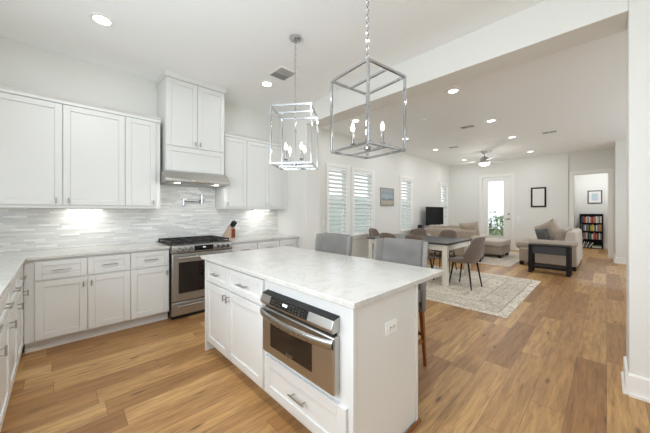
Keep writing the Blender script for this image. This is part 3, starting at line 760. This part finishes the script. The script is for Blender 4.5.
# ------------------------------------------------------------------ dining set
tag(obj('dining_rug', MB().box(4.0, 6.6, .87, 4.15, 0, .008), M['rug'], bevel=.003), 'distressed beige and grey patterned rug under the dining table', 'rug')
RZ = .008
TX0, TX1, TY0, TY1 = 4.92, 6.16, 1.95, 3.72
t = thing('dining_table', 'dining table with dark slate top and chunky cream legs', 'table', ((TX0 + TX1) / 2, (TY0 + TY1) / 2, RZ))
hx, hy = (TX1 - TX0) / 2, (TY1 - TY0) / 2
obj('tabletop', MB().box(-hx, hx, -hy, hy, .725, .76), M['slate'], t, bevel=.004)
obj('apron', MB().box(-hx + .05, hx - .05, -hy + .04, -hy + .065, .62, .725).box(-hx + .05, hx - .05, hy - .065, hy - .04, .62, .725).box(-hx + .04, -hx + .065, -hy + .05, hy - .05, .62, .725).box(hx - .065, hx - .04, -hy + .05, hy - .05, .62, .725), M['cream'], t)
for sx in (-1, 1):
    for sy in (-1, 1):
        obj('leg', MB().box(sx * (hx - .07) - .045, sx * (hx - .07) + .045, sy * (hy - .07) - .045, sy * (hy - .07) + .045, 0, .725), M['cream'], t, bevel=.004)

def dining_chair(label, x, y, rz):
    t = thing('dining_chair', label, 'chair', (x, y, RZ), rz, 'taupe dining chairs around the table')
    # faces local -Y ; seat front at y = -.22
    def shell(u, v):
        s = 2 * v - 1
        if u < .5:
            q = u / .5; yy = -.23 + .42 * q; zz = .455 - .025 * math.sin(PI * q); w = .235 + .01 * q; up = .02 + .10 * q ** 2
            cyy = 0
        else:
            q = (u - .5) / .5; yy = .19 + .11 * q ** .8; zz = .455 + .45 * q; w = .245 * (1 - .38 * q ** 1.6); up = .10 * (1 - q); cyy = .13 * (1 - .55 * q)
        e = abs(s) ** 2.4
        yb = yy - (cyy if u >= .5 else 0) * e
        return (s * w, yb, zz + up * e - (.03 * e if u > .97 else 0))
    obj('seat_shell', MB().grid(shell, 14, 10), M['taupe'], t, solid=.05, sub=1, smooth=True)
    obj('seat_pad', MB().box(-.185, .185, -.2, .15, .455, .495), M['taupe'], t, bevel=.018, seg=3)
    for sx in (-1, 1):
        for sy in (-1, 1):
            obj('leg', MB().tube([(sx * .15, sy * .13, .44), (sx * .19, -.20 if sy < 0 else .20, 0)], [.017, .011], 8), M['darkmetal'], t)
dining_chair('taupe dining chair at the right end of the table, seen from its side', 5.20, 1.76, math.radians(172))
dining_chair('taupe dining chair at the far window end of the table', 5.74, 3.9, math.radians(4))
dining_chair('taupe dining chair on the near long side, farther from the camera behind the stool', 5.0, 3.1, PI / 2)
dining_chair('taupe dining chair on the near long side, half hidden behind the near stool', 5.0, 2.52, PI / 2)
dining_chair('taupe dining chair on the far long side, nearest the television', 6.28, 3.28, -PI / 2)
dining_chair('taupe dining chair on the far long side, in front of the sofa back', 6.26, 2.56, -PI / 2)

# ------------------------------------------------------------------ living area
tag(obj('living_rug', MB().box(7.75, 10.7, 1.62, 3.7, 0, .008), M['rug2'], bevel=.003), 'plain cream rug under the ottoman in the living area', 'rug')
def pillow(loc, w, h, th, rot, mat, label, name='cushion'):
    def top(sg):
        return lambda u, v: ((2 * u - 1) * w / 2 * (1 - .06 * (1 - (2 * v - 1) ** 2)), sg * th / 2 * ((1 - (2 * u - 1) ** 4) * (1 - (2 * v - 1) ** 4)) ** .5, (2 * v - 1) * h / 2 * (1 - .06 * (1 - (2 * u - 1) ** 2)))
    mb = MB().grid(top(1), 12, 12).grid(top(-1), 12, 12)
    o = obj(name, mb, mat, None, loc, smooth=True, rot=rot)
    return tag(o, label, 'cushion', 'loose cushions on the sofas')
# loveseat, back toward the camera
t = thing('loveseat', 'beige two-seat sofa with its back to the dining table', 'sofa', (7.93, 2.27, RZ), math.radians(11))
Ls, Ds = 1.5, .8
obj('base', MB().box(.02, Ds, .0, Ls, .10, .42), M['beige'], t, bevel=.03, seg=3)
obj('backrest', MB().prism([(0, .12), (.02, .80), (.08, .86), (.2, .84), (.26, .42), (.26, .12)], .16, Ls - .02, 'y'), M['beige'], t, bevel=.03, seg=3)
for a, b in ((.0, .24), (Ls - .2, Ls)):
    obj('armrest', MB().box(.0, Ds - .02, a, b, .10, .60).box(-.01, Ds, a - .02, b + .02, .56, .68), M['beige_hi'], t, bevel=.04, seg=3)
obj('seat_cushion', MB().box(.24, Ds + .02, .25, .80, .42, .54), M['beige'], t, bevel=.035, seg=3)
obj('seat_cushion', MB().box(.24, Ds + .02, .81, Ls - .21, .42, .54), M['beige'], t, bevel=.035, seg=3)
for x in (.07, Ds - .1):
    for y in (.07, Ls - .07):
        obj('foot', MB().box(x - .04, x + .04, y - .04, y + .04, 0, .10), M['blackwood'], t, bevel=.005)
obj('back_cushion', MB().box(.15, .36, .30, .92, .54, .93), M['beige'], t, bevel=.06, seg=4)
obj('back_cushion', MB().box(.15, .36, .93, Ls - .1, .54, .93), M['beige'], t, bevel=.06, seg=4)
tag(obj('arm_caddy', MB().box(-.012, .012, -.06, .06, -.2, 0), M['black'], None, (7.93, 2.27, .55), bevel=.004), 'small dark remote pouch hanging on the loveseat arm', 'pouch') if False else None
pillow((8.02, 2.60, .83), .46, .42, .2, (math.radians(-12), math.radians(8), math.radians(98)), M['beige'], 'plump beige cushion propped on the right end of the loveseat')
# ottoman
t = thing('ottoman', 'square beige upholstered ottoman in front of the patio door', 'ottoman', (9.46, 2.36, RZ))
obj('base', MB().box(-.52, .47, -.30, .36, .09, .32), M['beige'], t, bevel=.02, seg=3)
obj('top_cushion', MB().box(-.55, .49, -.32, .38, .32, .485), M['beige_hi'], t, bevel=.05, seg=4)  # paler beige than the base: sunlight on the top put into its colour
for x in (-.44, .39):
    for y in (-.23, .29): obj('foot', MB().box(x - .04, x + .04, y - .04, y + .04, 0, .09), M['blackwood'], t, bevel=.004)
# main sofa, facing the window wall (+Y)
t = thing('sofa', 'beige sofa at the right with its arm behind the black console', 'sofa', (8.2, .44, 0))
Ln, Dn = 1.85, .88
obj('base', MB().box(.10, Ln - .10, .03, 1.10, .10, .42), M['beige'], t, bevel=.03, seg=3)
obj('backrest', MB().prism([(.0, .1), (.02, .84), (.08, .89), (.2, .87), (.28, .42), (.28, .1)], .12, Ln, 'x'), M['beige_hi'], t, bevel=.035, seg=3)
for a, b in ((0, .24), (Ln - .24, Ln)):
    obj('armrest', MB().box(a, b, .02, Dn - .02, .1, .58).prism([(a - .03 + (b - a + .06) * (.5 + .5 * math.cos(k * PI / 8)), .56 + .10 * math.sin(k * PI / 8)) for k in range(9)], .0, Dn, 'y'), M['beige'], t, bevel=.015, seg=2)
for k in range(2):
    obj('seat_cushion', MB().box(.25 + k * .68, .25 + k * .68 + .67, .26, 1.2, .40, .55), M['beige'], t, bevel=.04, seg=4)
    obj('back_cushion', MB().box(.25 + k * .68, .25 + k * .68 + .67, .2, .44, .55, .93), M['beige'], t, bevel=.07, seg=4)
for x in (.07, Ln - .07):
    for y in (.07, Dn - .08): obj('foot', MB().box(x - .04, x + .04, y - .04, y + .04, 0, .10), M['blackwood'], t, bevel=.004)
for x in (.18, Ln - .18): obj('foot', MB().box(x - .04, x + .04, 1.01, 1.09, 0, .10), M['blackwood'], t, bevel=.004)
pat = fabric('patterned_cushion', srgb(20, 22, 25), srgb(128, 128, 126), 22, .9, .2, 30)
pillow((8.52, 1.10, .74), .27, .36, .13, (math.radians(-18), math.radians(6), math.radians(70)), pat, 'small dark patterned cushion on the right sofa')
pillow((8.62, .99, .82), .52, .50, .2, (math.radians(-16), math.radians(24), math.radians(55)), M['beige'], 'large plain beige cushion in front on the right sofa')
pillow((9.05, .93, .84), .54, .50, .2, (math.radians(-18), math.radians(28), math.radians(25)), M['beige_hi'], 'pale beige cushion behind the others on the right sofa')
# console
t = thing('console_table', 'black wooden open console table against the end of the sofa', 'table', (7.62, .86, 0))
a, b = .31, .355
for sx in (-1, 1):
    for sy in (-1, 1): obj('leg', MB().box(sx * .14 - .03, sx * .14 + .03, sy * (b - .04) - .035, sy * (b - .04) + .035, 0, .60), M['blackwood'], t, bevel=.003)
obj('top', MB().box(-.17, .17, -b, b, .585, .61), M['blackwood'], t, bevel=.003)
obj('apron', MB().box(-.155, -.13, -b + .07, b - .07, .42, .585).box(.13, .155, -b + .07, b - .07, .42, .585), M['slate'], t)
obj('shelf', MB().box(-.14, .14, -b + .05, b - .05, .10, .15), M['blackwood'], t, bevel=.003)

# television, its stand, speaker
t = thing('media_console', 'low dark wooden stand under the television by the windows', 'stand', (9.1, 4.12, 0))
obj('cabinet_body', MB().box(-1.05, 1.0, -.19, .19, .08, .76), M['blackwood'], t, bevel=.004)
for x in (-.95, .9): obj('plinth', MB().box(x - .05, x + .05, -.16, .16, 0, .08), M['blackwood'], t)
for k in range(3): obj('door', MB().box(-1.03 + k * .68, -1.03 + k * .68 + .66, -.205, -.19, .1, .74), M['blackwood'], t, bevel=.003)
t = thing('television', 'black flat television standing in front of the far window', 'television', (9.34, 4.12, .76))
obj('screen_housing', MB().box(-.65, .65, 0, .05, .11, .73), M['black'], t, bevel=.004)
obj('screen', MB().box(-.64, .64, -.003, .002, .12, .72), NT('tv_screen').P(Base_Color=srgb(5, 5, 6), Roughness=.6, Specular_IOR_Level=.1).m, t)
for x in (-.4, .4): obj('foot', MB().box(x - .02, x + .02, -.1, .12, 0, .012).box(x - .012, x + .012, .01, .04, .01, .12), M['black'], t)
tag(obj('bookshelf_speaker', MB().box(-.07, .07, -.07, .07, 0, .15), M['black'], None, (8.17, 4.08, .76), bevel=.006), 'small black speaker on the stand left of the television', 'speaker')

# pictures
def frame(name, label, loc, rz, w, h, bw, mat, art, mat2=None):
    t = thing(name, label, 'picture', loc, rz)
    obj('frame', MB().box(-w, w, -.025, 0, h - bw, h).box(-w, w, -.025, 0, -h, -h + bw).box(-w, -w + bw, -.025, 0, -h + bw, h - bw).box(w - bw, w, -.025, 0, -h + bw, h - bw), mat, t, bevel=.002)
    if mat2:
        q = bw + .075
        obj('mount', MB().box(-w + bw, w - bw, -.014, 0, -h + bw, h - bw), mat2, t)
        obj('picture', MB().box(-w + q, w - q, -.016, -.013, -h + q, h - q), art, t)
    else: obj('picture', MB().box(-w + bw, w - bw, -.016, 0, -h + bw, h - bw), art, t)
tm = NT('seascape'); p = tm.pos(); sp = tm.n('SeparateXYZ'); tm.l(p, sp.inputs[0])
zz = tm.math('ADD', sp.outputs[2], tm.math('MULTIPLY_ADD', tm.noise(p, 5, 5), .3, -.15))
tm.P(Base_Color=tm.ramp(tm.math('MULTIPLY_ADD', zz, 2.0, .5), [(0, srgb(170, 158, 142)), (.28, srgb(184, 174, 160)), (.38, srgb(104, 116, 124)), (.46, srgb(164, 184, 190)), (.7, srgb(150, 158, 166)), (1, srgb(172, 174, 178))]), Roughness=.5)
frame('wall_painting', 'small silver-framed seascape painting between the shuttered windows', (6.73, 4.38, 1.75), 0, .335, .255, .03, M['nickel'], tm.m)
frame('wall_picture', 'black-framed blank white picture right of the patio door', (11.3, 1.56, 1.80), -PI / 2, .20, .325, .045, M['blackwood'], paint('blank_print', srgb(232, 230, 226), .6))
ta = NT('pale_print'); ta.P(Base_Color=ta.mix(ta.noise(ta.pos(), 6, 4), srgb(150, 178, 190), srgb(214, 226, 230)), Roughness=.4)
frame('wall_picture', 'dark-framed pale blue print above the bookcase in the study', (14.0, .30, 1.86), -PI / 2, .19, .235, .03, paint('grey_frame', srgb(64, 66, 72), .4), ta.m, paint('picture_mount', srgb(236, 236, 234), .6))
frame('wall_picture', 'dark picture on the study side wall, seen edge-on at the doorway', (13.0, .83, 1.72), 0, .25, .27, .03, M['blackwood'], ta.m)

# bookcase and books
BX, BY0, BY1, BH = 13.69, .085, .69, 1.245
t = thing('bookcase', 'black four-shelf bookcase full of books in the study', 'bookcase', (BX, (BY0 + BY1) / 2, 0))
hw = (BY1 - BY0) / 2
for s in (-1, 1): obj('side_panel', MB().box(0, .28, s * hw - (.025 if s > 0 else 0), s * hw + (0 if s > 0 else .025), 0, BH), M['blackwood'], t)
obj('back_panel', MB().box(.27, .28, -hw + .025, hw - .025, 0, BH), M['blackwood'], t)
SH = [.03, .335, .63, .925]
for z in SH: obj('shelf', MB().box(.0, .27, -hw + .025, hw - .025, z - .025, z), M['blackwood'], t)
obj('top', MB().box(-.005, .28, -hw, hw, BH - .025, BH), M['blackwood'], t)
bcol = {'red': (176, 70, 62), 'orange': (212, 136, 88), 'cream': (222, 212, 190), 'white': (232, 232, 228), 'grey': (138, 142, 146), 'yellow': (212, 190, 60), 'teal': (66, 138, 132), 'pink': (212, 120, 118), 'navy': (84, 92, 116), 'green': (84, 128, 84), 'tan': (188, 150, 96), 'black': (62, 62, 66)}
bm = {k: paint('book_' + k, srgb(*v), .55, .06, 20) for k, v in bcol.items()}
pg = paint('book_pages', srgb(232, 226, 210), .8)
rows = [(SH[3], ['black', 'navy', 'red', 'orange', 'cream', 'grey', 'white', 'pink', 'red', 'pink', 'tan', 'white', 'cream', 'grey', 'white'], 'top shelf'),
        (SH[2], ['navy', 'black', 'grey', 'white', 'navy', 'grey', 'black', 'yellow', 'yellow', 'cream', 'black', 'white', 'grey', 'tan', 'orange'], 'second shelf'),
        (SH[1], ['black', 'navy', 'grey', 'pink', 'white', 'black', 'teal', 'green', 'white', 'pink', 'red', 'pink', 'black', 'white', 'grey'], 'third shelf')]
ords = ['first', 'second', 'third', 'fourth', 'fifth', 'sixth', 'seventh', 'eighth', 'ninth', 'tenth', 'eleventh', 'twelfth', 'thirteenth', 'fourteenth', 'fifteenth']
for zs, cols, nm in rows:
    y = BY1 - .028
    for k, cn in enumerate(cols):
        w = .034 + .0015 * random.random(); hh = random.uniform(.19, .25); dp = random.uniform(.15, .2)
        bk = thing('book', '%s upright book, %s from the left on the %s of the bookcase' % (cn, ords[k], nm), 'book', (BX + .02, y - w / 2, zs), 0, 'books in the study bookcase')
        obj('cover', MB().box(0, dp, -w / 2, -w / 2 + .003, 0, hh).box(0, dp, w / 2 - .003, w / 2, 0, hh).box(0, .003, -w / 2, w / 2, 0, hh), bm[cn], bk)
        obj('pages', MB().box(.003, dp - .004, -w / 2 + .003, w / 2 - .003, .003, hh - .004), pg, bk)
        y -= w + .0012
y = BY1 - .05
for k, cn in enumerate(['white', 'grey', 'white', 'navy', 'white']):
    tilt = math.radians(14 + k * 4)
    bk = obj('book', MB().box(0, .18, -.013, .013, 0, .2), bm[cn], None, (BX + .02, y - .03, SH[0] + .004), rot=(tilt, 0, 0))
    tag(bk, '%s leaning book, %s from the left on the bottom shelf' % (cn, ords[k]), 'book', 'books in the study bookcase'); y -= .042
for k, cn in enumerate(['white', 'cream', 'green']):
    bk = obj('book', MB().box(0, .2, -.12, .12, 0, .03), bm[cn], None, (BX + .03, .245, SH[0] + k * .031))
    tag(bk, '%s book lying flat, %s from the bottom of its pile on the bottom shelf' % (cn, ords[k]), 'book', 'books in the study bookcase')
